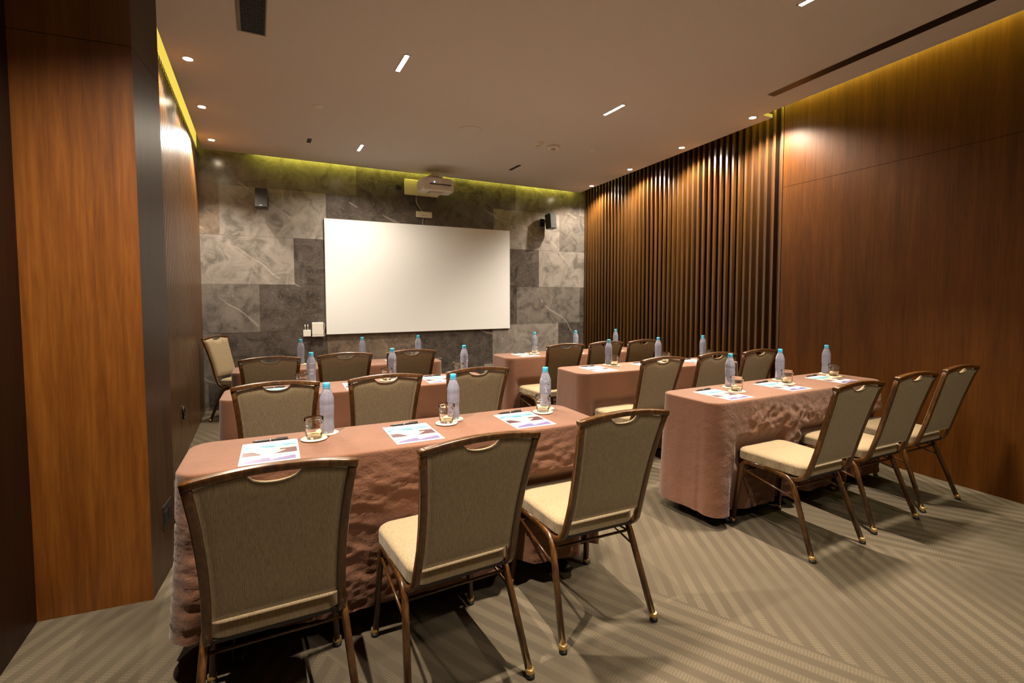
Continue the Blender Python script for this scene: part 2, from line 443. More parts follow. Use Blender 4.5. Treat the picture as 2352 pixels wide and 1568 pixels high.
# ------------------------------------------------------------------ ceiling lamps
LC = (1.0, .85, .67)
def add_area(loc, rot, sx, sy, power, spread, colr=LC):
    l = bpy.data.lights.new('lamp_light', 'AREA'); l.shape = 'RECTANGLE'; l.size = sx; l.size_y = sy; l.energy = power; l.color = colr; l.spread = math.radians(spread)
    o = bpy.data.objects.new('lamp_light', l); col.objects.link(o); o.location = loc; o.rotation_euler = rot; return o
def linear_light(x, y, length, label, power, mat, rotx=0, spread=84):
    t = empty('linear_downlight', (x, y, H)); tag(t, label, 'ceiling light', 'short linear ceiling lights')
    h = length / 2; w = .022
    mb = MB(); z0, z1 = -.004, .001
    mb.box((-w, -h - .008, z0), (-w + .006, h + .008, z1)); mb.box((w - .006, -h - .008, z0), (w, h + .008, z1))
    mb.box((-w, -h - .008, z0), (w, -h, z1)); mb.box((-w, h, z0), (w, h + .008, z1))
    mb.build('trim_frame', M['ceiling_paint'] if power else M['black_plastic'], t)
    mb = MB(); mb.box((-w + .006, -h, -.0015), (w - .006, h, -.0005)); mb.build('diffuser', mat, t)
    if power:
        o = add_area((0, 0, -.006), (rotx, 0, 0), w * 1.4, length * .95, power, spread); o.parent = t
PW = 39
linear_light(.995, 3.70, .28, 'glowing linear light in the ceiling above the middle left table', PW * .8, M['lamp_glow'])
linear_light(2.972, 3.70, .28, 'glowing linear light in the ceiling above the middle right table', PW, M['lamp_glow'])
linear_light(2.905, 1.75, .28, 'glowing linear light cut off by the top edge of the photo', PW * .86, M['lamp_glow'])
linear_light(1.10, 5.97, .26, 'half lit linear light in the ceiling before the projection screen', 68, M['lamp_glow_dim'], math.radians(-6), 150)
linear_light(3.097, 5.92, .27, 'unlit black linear light slot right of the projector', 0, M['black_plastic'])
linear_light(.55, 5.955, .13, 'tiny unlit linear light slot nearest the left back corner', 0, M['black_plastic'])
# one lamp inferred from chair shadows, plus two unseen fill lamps added behind the camera
for x, y, pf in ((1.0, 1.75, .74), (1.0, -.35, .66), (2.85, -.35, .42)):
    linear_light(x, y, .28, 'unseen linear light in the ceiling over the open front of the room', PW * pf, M['lamp_glow'], 0, 84 if y > 1 else 140)
def spot(x, y, label, power, tilt=(0, 0), size=146, group='round spotlights along the walls'):
    t = empty('ceiling_spotlight', (x, y, H)); tag(t, label, 'spotlight', group)
    mb = MB(); mb.lathe([(.030, -.001), (.046, -.004), (.048, .001)], 24, capb=False, capt=False); mb.lathe([(.030, -.001), (.030, .001)], 24, capb=False, capt=False)
    mb.build('trim_ring', M['ceiling_paint'], t)
    mb = MB(); mb.lathe([(.0305, -.0018), (.0305, -.0008)], 24); mb.build('lens', M['spot_glow'], t)
    l = bpy.data.lights.new('spot_light', 'SPOT'); l.energy = power; l.color = LC; l.spot_size = math.radians(size); l.spot_blend = .55 if size > 119 else .85; l.shadow_soft_size = .025
    o = bpy.data.objects.new('spot_light', l); col.objects.link(o); o.location = (0, 0, -.03); o.rotation_euler = (tilt[0], tilt[1], 0); o.parent = t
SP = 140
for k, (x, y) in enumerate(((-.405, 4.352), (-.405, 5.365), (-.405, 6.427))):
    spot(x, y, 'round spotlight by the left slatted wall, %s' % ('largest and nearest', 'second from the camera', 'next to the stone wall')[k], SP * (.42, .42, 1.15)[k], (math.radians((0, 0, -22)[k]), 0), (140, 140, 132)[k])
spot(-.39, 1.62, 'round spotlight of the left row ahead of the wooden pillar', 420, (0, 0), 118)
for k, (x, y) in enumerate(((4.294, 3.238), (4.415, 4.254), (4.534, 5.291), (4.67, 6.342))):
    spot(x, y, 'round spotlight by the right slatted wall, %s' % ('nearest to the camera', 'second from the camera', 'third from the camera', 'in the far corner')[k], SP * (1.1, 1.1, 1.1, .9)[k], (0, math.radians((-6, -6, -6, -4)[k])))

# ------------------------------------------------------------------ other ceiling fittings
t = empty('air_vent', (0, 0, H)); tag(t, 'dark slotted air vent in the ceiling at top left', 'air vent')
mb = MB(); x0, x1, y0, y1 = -.05, .085, 2.75, 3.725
for b_ in ((x0 - .022, y0, x0, y1), (x1, y0, x1 + .008, y1), (x0 - .022, y1, x1 + .008, y1 + .014), (x0 - .022, y0 - .014, x1 + .008, y0)): mb.box((b_[0], b_[1], -.005), (b_[2], b_[3], .001))
mb.build('frame', plain('vent_frame', (.20, .18, .12), .5), t)
mb = MB(); mb.box((x0, y0, -.0012), (x1, y1, -.0002)); mb.build('backing', M['black_plastic'], t)
mb = MB()
for k in range(7): mb.box((x0 + .012 + k * .0185, y0, -.004), (x0 + .017 + k * .0185, y1, -.0012))
for k in range(38): mb.box((x0, y0 + .02 + k * .0255, -.0045), (x1, y0 + .024 + k * .0255, -.0025))
mb.build('louvre', M['black_metal'], t)
t = empty('linear_air_diffuser', (0, 0, H)); tag(t, 'long dark slot air diffuser running beside the right wood wall', 'air vent')
def dx(y, o): return 3.916 + .092 * (y - 2.82) + o
mb = MB(); mb.quad([(dx(-2, 0), -2, -.0015), (dx(2.82, 0), 2.82, -.0015), (dx(2.82, .095), 2.82, -.0015), (dx(-2, .112), -2, -.0015)][::1]); mb.build('slot', M['black_plastic'], t)
mb = MB()
for o_ in (.03, .062): mb.quad([(dx(-2, o_), -2, -.003), (dx(2.82, o_), 2.82, -.003), (dx(2.82, o_ + .007), 2.82, -.003), (dx(-2, o_ + .007), -2, -.003)])
mb.build('divider', M['black_metal'], t)
def disc(name, x, y, prof, label, cat, mat=None, nub=None):
    t = empty(name, (x, y, H)); tag(t, label, cat)
    mb = MB(); mb.lathe(prof, 36); mb.build('housing', mat or M['white_plastic'], t)
    if nub: mb = MB(); mb.lathe(nub, 18); mb.build('sensor', M['cream_metal'], t)
disc('sprinkler_cover', .533, 4.867, [(.002, -.006), (.038, -.006), (.042, -.001), (.042, .001)], 'small flat round cover plate on the left half of the ceiling', 'ceiling cover')
disc('ceiling_speaker', 1.997, 4.816, [(.002, -.004), (.108, -.004), (.114, -.0055), (.12, -.004), (.122, .001)], 'large flush round speaker in the middle of the ceiling', 'ceiling speaker', M['ceiling_paint'])
disc('smoke_detector', 2.841, 4.867, [(.03, -.034), (.036, -.030), (.056, -.024), (.06, -.008), (.068, -.006), (.068, .001)], 'round smoke detector, left one of the close pair on the ceiling', 'smoke detector', None, [(.012, -.046), (.02, -.043), (.03, -.034)])
t = empty('heat_detector', (3.062, 4.90, H)); tag(t, 'boxy white detector, right one of the close pair on the ceiling', 'smoke detector')
mb = MB(); mb.lathe([(.066, -.028), (.078, -.02), (.08, .001)], 8); mb.build('housing', M['white_plastic'], t, rz=.39)
mb = MB(); mb.lathe([(.01, -.05), (.024, -.044), (.028, -.028)], 18); mb.build('sensor', M['cream_metal'], t)
disc('sprinkler_cover', 3.563, 4.808, [(.002, -.006), (.038, -.006), (.042, -.001), (.042, .001)], 'small flat round cover plate right of the detectors', 'ceiling cover')

# ------------------------------------------------------------------ back wall equipment
mb = MB(); S0, S1, SZ0, SZ1 = .797, 3.523, .879, 2.407
mb.box((S0, D - .035, SZ0), (S1, D - .001, SZ1), 1); mb.box((S0 + .004, D - .0375, SZ0 + .004), (S1 - .004, D - .0352, SZ1 - .004), 0)
t = empty('projection_screen', ((S0 + S1) / 2, D, SZ0)); tag(t, 'large white projection screen mounted on the grey stone wall', 'screen')
mb1 = MB(); mb1.box((S0, D - .035, SZ0), (S1, D - .001, SZ1)); o = mb1.build('frame', M['screen_edge'], t); o.location = (-(S0 + S1) / 2, -D, -SZ0)
mb1 = MB(); mb1.box((S0 + .004, D - .0375, SZ0 + .004), (S1 - .004, D - .0352, SZ1 - .004)); o = mb1.build('screen_surface', M['screen'], t); o.location = (-(S0 + S1) / 2, -D, -SZ0)

def speaker(x, z, ang, label, xb):
    t = empty('wall_speaker', (xb, D, z)); tag(t, label, 'speaker', 'small black wall speakers')
    R_ = Matrix.Translation((x - xb, -.155, 0)) @ Matrix.Rotation(ang, 4, 'Z') @ Matrix.Rotation(math.radians(-6), 4, 'X')
    mb = MB(); mb.box((-.068, -.055, -.118), (.068, .06, .118), 0, R_); mb.build('cabinet', M['black_plastic'], t, bevel=.006)
    mb = MB(); mb.box((-.062, -.061, -.112), (.062, -.0552, .112), 0, R_); mb.build('grille', M['black_grille'], t)
    mb = MB(); mb.box((-.015, -.0625, -.10), (.015, -.0612, -.092), 0, R_); mb.build('badge', M['chrome'], t)
    mb = MB(); mb.box((-.035, -.012, -.06), (.035, -.0005, .06)); mb.tube([(0, -.01, 0), ((x - xb) * .5, -.05, 0), (x - xb, -.1, 0)], .012); mb.build('bracket', M['black_metal'], t)
speaker(.075, 2.57, math.radians(-8), 'small black speaker on the stone wall left of the screen', .12)
speaker(4.20, 2.58, math.radians(14), 'small black speaker on the stone wall right of the screen', 4.13)

# ultra short throw projector on wall arm
t = empty('projector', (2.14, D, 2.92)); tag(t, 'white short-throw projector on a wall arm above the screen', 'projector')
mb = MB(); mb.box((-.27, -.035, -.105), (.22, -.001, .115)); mb.build('wall_plate', M['cream_metal'], t, bevel=.008)
mb = MB(); mb.box((-.03, -.55, .075), (.06, -.03, .105)); mb.box((-.08, -.52, .055), (.12, -.30, .077)); mb.build('mount_arm', M['cream_metal'], t, bevel=.004)
mb = MB()
cx, cy = .06, -.42
P0 = [(-.21, -.12), (-.235, -.06), (-.235, .13), (.235, .13), (.235, -.06), (.20, -.13), (.02, -.155), (-.15, -.15)]
def body_ring(s, z): return [(cx + x * s, cy + y_ * s, z) for x, y_ in P0]
rws = [body_ring(.80, -.125), body_ring(.96, -.115), body_ring(1, -.07), body_ring(1, .0), body_ring(.97, .035), body_ring(.88, .05)]
i = mb.grid(rws, 0, False, True); mb.cap([i + k for k in range(8)][::-1]); mb.cap([i + 5 * 8 + k for k in range(8)])
mb.build('body', M['white_plastic'], t, bevel=.012)
Rj = Matrix.Translation((cx, cy, 0))
mb = MB(); mb.box((-.135, -.160, -.048), (.16, -.13, -.036), 0, Rj); mb.build('vent_slot', M['black_plastic'], t)
mb = MB(); mb.box((-.12, -.09, -.15), (.06, .05, -.118), 0, Rj); mb.build('lens_housing', M['cream_metal'], t, bevel=.006)
mb = MB(); mb.lathe([(.006, -.004), (.006, .002)], 12, (cx - .075, cy - .158, -.015), 0, 'Y'); mb.build('indicator', M['green_led'], t)
mb = MB(); mb.tube(fillet([(-.10, -.02, -.10), (-.11, -.02, -.20), (-.02, -.02, -.32)], .06), .007)
mb.tube([(0, -.012, -.40), (-.008, -.012, -.50), (-.012, -.012, -.508)], .006); mb.build('cable', M['grey_cable'], t)
t = empty('wall_box', (2.15, D, 2.555)); tag(t, 'small cream cable box on the wall between projector and screen', 'cable box')
mb = MB(); mb.box((-.115, -.03, -.043), (.115, -.001, .043)); mb.build('housing', M['cream_metal'], t, bevel=.004)
mb = MB(); mb.box((-.06, -.033, -.02), (.07, -.0302, -.012)); mb.build('cover_slot', M['grey_cable'], t)
t = empty('cable_connector', (1.80, D, 2.93)); tag(t, 'black connector with thin cable left of the projector wall plate', 'connector')
mb = MB(); mb.box((-.045, -.03, -.035), (.03, -.001, .01)); mb.build('plug', M['black_plastic'], t, bevel=.003)
mb = MB(); mb.tube(fillet([(-.03, -.02, .008), (-.01, -.02, .04), (.06, -.02, .045)], .02), .003); mb.build('cable', M['black_metal'], t)

t = empty('router', (.562, D, .863)); tag(t, 'small white router with two upright antennas left of the screen', 'router')
mb = MB(); mb.box((-.046, -.028, 0), (.046, -.001, .085)); mb.build('housing', M['white_plastic'], t, bevel=.004)
for s in (-.022, .012):
    mb = MB(); mb.lathe([(.004, 0), (.0045, .04), (.0075, .055), (.0075, .066), (.004, .07)], 10, (s, -.015, .085)); mb.build('antenna', M['white_plastic'], t)
t = empty('wall_cabinet', (.693, D, .86)); tag(t, 'white wall box with a cable at the lower left screen corner', 'wall box')
mb = MB(); mb.box((-.07, -.05, .02), (.068, -.001, .185)); mb.build('housing', M['white_plastic'], t, bevel=.006)
mb = MB(); mb.box((-.07, -.052, 0), (.07, -.001, .017)); mb.build('base', M['white_plastic'], t, bevel=.002)
mb = MB(); mb.tube(fillet([(.055, -.045, .18), (.085, -.04, .16), (.072, -.03, .05), (.09, -.03, .01), (.04, -.03, -.012)], .03), .004); mb.build('cable', M['white_plastic'], t)

# socket on the pillar side, small pull on the left slats
t = empty('wall_socket', (-.428, 2.93, .30)); t.rotation_euler = (0, 0, math.radians(-5)); tag(t, 'dark double socket plate low on the side of the left pillar', 'socket')
mb = MB(); mb.box((-.004, -.075, -.058), (.006, .075, .058)); mb.build('plate', M['black_plastic'], t, bevel=.002)
for s in (-.036, .036):
    mb = MB(); mb.box((.006, s - .026, -.026), (.0085, s + .026, .026)); mb.build('outlet', M['black_metal'], t)
t = empty('door_pull', (XL + .001, 4.93, .40)); tag(t, 'small dark metal ring pull low on the left slatted wall', 'handle')
mb = MB(); mb.tube([(.012, .035 * math.cos(a * PI / 8), .05 * math.sin(a * PI / 8)) for a in range(17)], .007); mb.build('ring', M['black_metal'], t)
mb = MB(); mb.box((-.001, -.02, .035), (.012, .02, .06)); mb.build('bracket', M['chrome'], t)

# ------------------------------------------------------------------ banquet chair (origin on the floor, faces +Y)
def make_chair():
    t = empty('banquet_chair')
    # seat cushion
    mb = MB(); hw, y0, y1 = .203, -.172, .243
    def rr(hw_, a, b_, r_, n=5):
        pts = []
        for sx, sy, base in ((1, 1, 0), (-1, 1, 90), (-1, -1, 180), (1, -1, 270)):
            cx_, cy_ = (hw_ - r_) * sx, (b_ - r_ if sy > 0 else a + r_)
            w_ = 1.0 if sy > 0 else .93
            for k in range(n + 1):
                an = math.radians(base + 90 * k / n); pts.append(((cx_ + r_ * math.cos(an)) * w_, cy_ + r_ * math.sin(an)))
        return pts
    rings = []
    for ins, z in ((.02, .402), (.004, .405), (0, .410), (0, .412), (0, .450), (0, .4525), (.003, .459), (.010, .4655), (.024, .470), (.06, .4745), (.12, .477)):
        rings.append([(x, y_, z + (.0 if ins < .03 else .003 * 0)) for x, y_ in rr(hw - ins, y0 + ins, y1 - ins, max(.055 - ins * .35, .012))])
    i = mb.grid(rings, 0, True, True); n = len(rings[0]); mb.cap([i + k for k in range(n)][::-1]); mb.cap([i + (len(rings) - 1) * n + k for k in range(n)], 0, True)
    mb.build('seat', M['upholstery'], t)
    # back frame centre line as a function of height: (half width outer, y)
    prof = [(.385, .193, -.12), (.392, .193, -.145), (.41, .192, -.170), (.435, .190, -.190), (.50, .187, -.211), (.56, .185, -.229), (.64, .186, -.251), (.72, .190, -.274), (.80, .196, -.298), (.86, .203, -.316), (.905, .209, -.330)]
    def at(z):
        for k in range(len(prof) - 1):
            a, b_ = prof[k], prof[k + 1]
            if a[0] <= z <= b_[0] or k == len(prof) - 2:
                f = (z - a[0]) / (b_[0] - a[0]); return a[1] + (b_[1] - a[1]) * f, a[2] + (b_[2] - a[2]) * f
    mb = MB()
    for s in (-1, 1):
        path = [(s * (.193 - .012), -.02, .379), (s * (.193 - .012), -.07, .380)] + [(s * (w - .0125), y_, z) for z, w, y_ in prof]
        mb.sweep(path, .025, .024, (1, 0, 0), .2)
    # arched top rail
    top = []
    for k in range(17):
        u = -1 + k / 8; x = u * .2085; zz = .909 + .020 * (1 - u * u); top.append((x, -.331 - .002 * (1 - u * u), zz))
    mb.sweep(top, .027, .021, (0, 1, 0), .12)
    mb.build('back_frame', M['chair_frame'], t)
    # back cushion: front and rear skins with a hand-hold scoop at the top
    mb = MB(); NX, NZ = 25, 22; zb = .485
    def ztop(u):
        arch = .897 + .019 * (1 - u * u)
        x = u * .17; d = max(0, 1 - (x / .058) ** 2)
        return arch - .028 * math.sqrt(d) if abs(x) < .058 else arch
    front, rear = [], []
    for a in range(NZ + 1):
        fr_, re_ = [], []
        for k in range(NX + 1):
            u = -1 + 2 * k / NX; f = a / NZ
            z = zb + (ztop(u) - zb) * f; w, y_ = at(min(z, .905)); x = u * (w - .0245)
            e = min(1, min(1 - abs(u), .5 * f * 2.0, (1 - f) * 1.6) * 7); e = math.sin(max(0, e) * PI / 2)
            fr_.append((x, y_ + .010 + .020 * e, z)); re_.append((x, y_ - .006 - .005 * e, z))
        front.append(fr_); rear.append(re_)
    i = mb.grid(front, 0, True); j = mb.grid(rear, 0, True); W_ = NX + 1
    # flip rear winding & stitch edges
    loop = [(0, k) for k in range(NX)] + [(a, NX) for a in range(NZ)] + [(NZ, k) for k in range(NX, 0, -1)] + [(a, 0) for a in range(NZ, 0, -1)]
    for q in range(len(loop)):
        a0, k0 = loop[q]; a1, k1 = loop[(q + 1) % len(loop)]
        mb.f.append((i + a0 * W_ + k0, j + a0 * W_ + k0, j + a1 * W_ + k1, i + a1 * W_ + k1)); mb.mi.append(0); mb.sm.append(False)
    mb.build('backrest', M['upholstery'], t)
    # legs: inverted-U side frames split at the middle of the seat rail
    for s in (-1, 1):
        fx = lambda z: s * (.212 - .022 * (z / .4))
        rx = lambda z: s * (.224 - .034 * (z / .4))
        fp = fillet([(fx(.01), .247, .012), (fx(.39), .200, .393), (s * .19, .05, .397)], .045)
        rp = fillet([(rx(.01), -.252, .012), (rx(.39), -.108, .388), (s * .19, .05, .397)], .05)
        for nm, pth in (('leg', fp), ('leg', rp)):
            mb = MB(); mb.sweep(pth, .023, .026, (1, 0, 0), .28); leg = mb.build(nm, M['chair_frame'], t)
            p = pth[0]
            mb = MB(); mb.lathe([(.0148, .014), (.0160, .018), (.0160, .030), (.0135, .034)], 14, (p[0], p[1] - .0, 0)); c = mb.build('foot_cap', M['brass'], leg)
            mb = MB(); mb.lathe([(.012, 0), (.0165, .002), (.0165, .012), (.011, .0142)], 14, (p[0], p[1] - .002, 0)); mb.build('glide', M['black_plastic'], leg)
    # under-seat frame
    mb = MB()
    for yy in (.17, -.08): mb.sweep([(-.185, yy, .392), (0, yy, .392), (.185, yy, .392)], .018, .018, (0, 1, 0), .2)
    mb.box((-.17, -.17, .396), (.17, .20, .406)); mb.build('seat_frame', M['black_metal'], t)
    # thin braces between the legs
    mb = MB()
    for s in (-1, 1):
        mb.tube([(s * .193, .195, .345), (s * .199, -.135, .285)], .0055)
        mb.tube([(s * .197, -.128, .335), (s * .10, .03, .385)], .0045)
        mb.tube([(s * .195, .19, .33), (s * .10, .10, .385)], .0045)
    mb.tube([(-.196, -.125, .345), (.196, -.125, .345)], .006)
    mb.tube([(-.194, .205, .33), (.194, .205, .33)], .005)
    mb.build('stretcher', M['chair_frame'], t)
    return t
chair0 = make_chair()
CH = {  # x, y, turn
 ('FL', 0): (.032, 1.747, -.01), ('FL', 1): (.608, 1.737, .03), ('FL', 2): (1.245, 1.783, -.04),
 ('FR', 0): (2.735, 1.732, -.02), ('FR', 1): (3.360, 1.75, -.03), ('FR', 2): (3.950, 1.765, -.02),
 ('ML', 0): (.090, 3.150, -.04), ('ML', 1): (.635, 3.12, .0), ('ML', 2): (1.208, 3.125, -.01),
 ('BL', 0): (.085, 4.36, -.04), ('BL', 1): (.605, 4.37, -.01), ('BL', 2): (1.128, 4.35, .0),
 ('MR', 0): (2.605, 2.99, .01), ('MR', 1): (3.190, 3.0, .0), ('MR', 2): (3.690, 2.99, .0),
 ('BR', 0): (2.545, 4.18, .01), ('BR', 1): (3.03, 4.19, .01), ('BR', 2): (3.49, 4.17, .02)}
TN = {'FL': 'front left table', 'ML': 'middle left table', 'BL': 'back left table', 'FR': 'front right table', 'MR': 'middle right table', 'BR': 'back right table'}
SN = ('left', 'middle', 'right')
first = True
for (tk, k), (x, y, a) in CH.items():
    c = chair0 if first else copy_tree(chair0); first = False
    c.location = (x, y, 0); c.rotation_euler = (0, 0, a)
    tag(c, 'beige upholstered banquet chair with brown frame, %s seat of the %s' % (SN[k], TN[tk]), 'chair', 'banquet chairs at the tables')
c = copy_tree(chair0); c.location = (-.16, 6.37, 0); c.rotation_euler = (0, 0, math.radians(-122))
tag(c, 'lone banquet chair in the back left corner facing away from the slatted wall', 'chair', 'banquet chairs at the tables')

# ------------------------------------------------------------------ tables under brown cloths
TL, TW = 1.80, .445
TB = {'FL': (.628, 2.215, -.033), 'FR': (3.226, 2.176, .0), 'MR': (3.202, 3.411, -.05), 'BR': (3.136, 4.61, -.035), 'ML': (.682, 3.594, -.037), 'BL': (.698, 4.80, -.035)}
def cloth_mesh(seed, crump, flare=.03, zb=.05, rc=.085, seats=(), fine=False, lift=0):
    def prof(off, rc_):
        a, b_ = TL / 2 + off, TW / 2 + off; pts = []
        segs = []
        for sx, sy, base in ((1, 1, 0), (-1, 1, 90), (-1, -1, 180), (1, -1, 270)):
            for k in range(11):
                an = math.radians(base + 9 * k); segs.append(((a - rc_) * sx + rc_ * math.cos(an), (b_ - rc_) * sy + rc_ * math.sin(an)))
        out = []
        n = len(segs)
        for k in range(n):
            p, q = segs[k], segs[(k + 1) % n]; d = math.hypot(q[0] - p[0], q[1] - p[1]); m_ = max(1, int(d / (.011 if fine else .02)))
            for j in range(m_): f = j / m_; out.append((p[0] + (q[0] - p[0]) * f, p[1] + (q[1] - p[1]) * f, k % 11 / 11 if d < .03 else -1))
        return out
    base = prof(0, rc); n = len(base)
    nor = []
    for k in range(n):
        p, q = base[k - 1], base[(k + 1) % n]; dx_, dy_ = q[0] - p[0], q[1] - p[1]; l = math.hypot(dx_, dy_); nor.append((dy_ / l, -dx_ / l))
    rows = []
    for ins, z in ((.03, .7520), (.012, .7519), (.005, .7505), (.0015, .7475)):
        rows.append([(p[0] - nn[0] * ins, p[1] - nn[1] * ins, z) for p, nn in zip(base, nor)])
    NR = 64 if fine else 34
    for r_ in range(NR + 1):
        t_ = r_ / NR; row = []
        for p, nn in zip(base, nor):
            x, y_ = p[0], p[1]
            corner = max(0, 1 - math.hypot(abs(x) - TL / 2 + .05, abs(y_) - TW / 2 + .05) / .22)
            v = Vector((x * 5.5 + seed * 3.1, y_ * 5.5, t_ * 4.0))
            v2 = Vector((x * 3.0 + seed, y_ * 3.0, t_ * .7 + seed))
            ridge = lambda q: 1 - 2 * abs(noise.noise(q))
            vv = Vector((x * 7.5 + seed * 3.1, y_ * 7.5, t_ * 11.0)) if lift else v * 1.7
            cr = (ridge(vv) * .45 + ridge(vv * 2.1 + Vector((5, 1, 2))) * .42 + ridge(vv * 3.9 + Vector((2, 7, 2))) * .25)
            am = crump(x, y_) * min(1, t_ * 5)
            d = flare * t_ ** 1.2 * ((.35 if y_ > -.1 else .0) + 1.1 * corner) + am * cr * (.0125 if fine else .012) + noise.noise(v2) * .012 * min(1, t_ * 2)
            d += .006 * math.sin(x * 9 + y_ * 23 + seed) * t_
            zz = zb + lift * max(0, min(1, (-x - .35) / .5))
            z = .745 - (.745 - zz) * t_ + (noise.noise(Vector((x * 2, y_ * 2, seed))) * .018 * t_ if t_ > .8 else 0) * (t_ - .8) * 5
            px, py = x + nn[0] * d, y_ + nn[1] * d
            sm_ = lambda v_: max(0, min(1, v_)) ** 2 * (3 - 2 * max(0, min(1, v_)))
            for cx_, cy_ in seats:          # cloth gives way where chair legs and seat stand against it
                if py < 0:
                    for lx in (-.212, .212):
                        e = sm_(1 - max(0, abs(px - cx_ - lx) - .022) / .07) * sm_((.46 - z) / .08)
                        lim = cy_ + .268 - .05 * z / .39
                        if py < lim: py += (lim - py) * e
                    e = sm_(1 - max(0, abs(px - cx_) - .19) / .06) * sm_(1 - max(0, abs(z - .435) - .045) / .07)
                    lim = cy_ + .250
                    if py < lim: py += (lim - py) * e
            row.append((px, py, z))
        rows.append(row)
    mb = MB(); i = mb.grid(rows[::-1], 0, True, True)
    mb.cap([i + (len(rows) - 1) * n + k for k in range(n)], 0, True)
    return mb
crs = {'FL': lambda x, y: 1.0 if (y < 0 and x > -.86) else .35, 'FR': lambda x, y: (1.25 if x > -.6 else .25) if y < -.1 else .2,
       'MR': lambda x, y: .15, 'BR': lambda x, y: .15, 'ML': lambda x, y: .25, 'BL': lambda x, y: .2}
WR = {'FL': 'creased', 'FR': 'wrinkled', 'ML': 'smooth', 'BL': 'smooth', 'MR': 'smooth', 'BR': 'smooth'}
for s_, (k, (x, y, a)) in enumerate(TB.items()):
    t = empty('draped_table', (x, y, 0), a)
    tag(t, 'narrow table under a %s dusty brown cloth to the floor, the %s' % (WR[k], TN[k]), 'table', 'cloth covered meeting tables')
    cs = []
    for q in range(3):
        u, v = CH[(k, q)][0] - x, CH[(k, q)][1] - y
        cs.append((u * math.cos(a) + v * math.sin(a), -u * math.sin(a) + v * math.cos(a)))
    cloth_mesh(s_ + 1.5, crs[k], .034 if k == 'FL' else .026, {'FL': .108, 'FR': .072}.get(k, .045), seats=cs, fine=k in ('FL', 'FR'), lift=.06 if k == 'FL' else 0).build('tablecloth', M['cloth_creased' if k in ('FL', 'FR') else 'cloth'], t)
    mb = MB(); pp = []
    for sx, sy, ba in ((1, 1, 0), (-1, 1, 90), (-1, -1, 180), (1, -1, 270)):
        for q in range(6):
            an = math.radians(ba + 18 * q); pp.append(((TL / 2 - .015 - .09) * sx + .09 * math.cos(an), (TW / 2 - .05 - .09) * sy + .09 * math.sin(an)))
    poly_prism(mb, pp, .715, .7465); mb.build('tabletop', M['dark_wood'], t)
    for sx in (-1, 1):
        mb = MB(); X = sx * .72
        mb.sweep([(X, 0, .712), (X, 0, .35), (X, 0, .03)], .05, .03, (0, 1, 0), .2)
        mb.sweep(fillet([(X, -.20, .015), (X, -.12, .035), (X, .12, .035), (X, .20, .015)], .04), .045, .028, (1, 0, 0), .3)
        mb.build('leg', M['black_metal'], t)

# ------------------------------------------------------------------ place settings
def make_bottle():
    t = empty('water_bottle')
    mb = MB(); P = [(.020, .000), (.0275, .002), (.0305, .008), (.0312, .02), (.0305, .03), (.0295, .045), (.0285, .062), (.0285, .070), (.0305, .082), (.0315, .09), (.0308, .095), (.0315, .10), (.0315, .128), (.0306, .132), (.0315, .136), (.0315, .150), (.0305, .158), (.0270, .172), (.0215, .188), (.0160, .200), (.0135, .206), (.0135, .213)]
    mb.lathe(P, 28); mb.build('bottle_body', M['bottle'], t)
    mb = MB(); mb.lathe([(.0150, .208), (.0155, .209), (.0155, .226), (.0145, .2285)], 24); mb.build('cap', M['cap'], t)
    mb = MB(); mb.lathe([(.0165, .2045), (.0165, .2075)], 20); mb.build('neck_ring', M['cap'], t)
    return t
def make_glass():
    t = empty('drinking_glass'); mb = MB()
    P = [(.030, 0), (.0325, .002), (.0345, .02), (.0370, .062), (.0385, .066), (.0400, .074), (.0405, .089), (.0396, .0905), (.0390, .089), (.0380, .066), (.0358, .055), (.0334, .016), (.0310, .0125), (.002, .012)]
    mb.lathe(P, 32); mb.build('glass_body', M['glass'], t)
    mb = MB(); mb.lathe([(.0406, .078), (.0408, .0785), (.0408, .0795), (.0406, .080)], 32, capb=False, capt=False); mb.build('rim_band', M['glass'], t)
    return t
def make_coaster(r_):
    mb = MB(); mb.lathe([(r_ - .001, 0), (r_, .0008), (r_, .0022), (r_ - .001, .003)], 36); return mb.build('coaster', M['coaster'])
def make_leaflet():
    mb = MB(); W_, H_ = .21, .297; NX, NY = 30, 42
    names = ['white', 'sky', 'teal', 'sand', 'maroon', 'purple', 'lilac']
    for a in range(NY):
        for k in range(NX):
            u, v = (k + .5) / NX, (a + .5) / NY; m_ = 0
            if .04 < u < .96 and .36 < v < .88:
                w = (v - .36) / .52; wv = .05 * math.sin(u * 9)
                if w > .80: m_ = 1
                elif w > .66 + wv: m_ = 2 if .2 < (u * 1.3 + w) % .5 else 1
                elif w > .34: m_ = 3 if (k * 7 + a * 3) % 11 else 1
                else: m_ = 4 if (u < .38 - w * .5 or u > .62 + (w - .1) * .7) else 3
                if u > .66 and .3 < w < .46: m_ = 4
            elif .05 < v < .29 and (.05 < u < .485 or .515 < u < .95):
                uu = (u - .05) / .435 if u < .5 else (u - .515) / .435; w = (v - .05) / .24
                m_ = 5 if w < .25 + .6 * uu * (1.25 - uu * .5) else 6
            x0, x1 = -W_ / 2 + W_ * k / NX, -W_ / 2 + W_ * (k + 1) / NX; y0, y1 = -H_ / 2 + H_ * a / NY, -H_ / 2 + H_ * (a + 1) / NY
            mb.quad([(x0, y0, .0012), (x1, y0, .0012), (x1, y1, .0012), (x0, y1, .0012)], m_)
    mb.box((-W_ / 2, -H_ / 2, 0), (W_ / 2, H_ / 2, .0011), 0)
    return mb.build('leaflet', [M['print_' + k] for k in names])
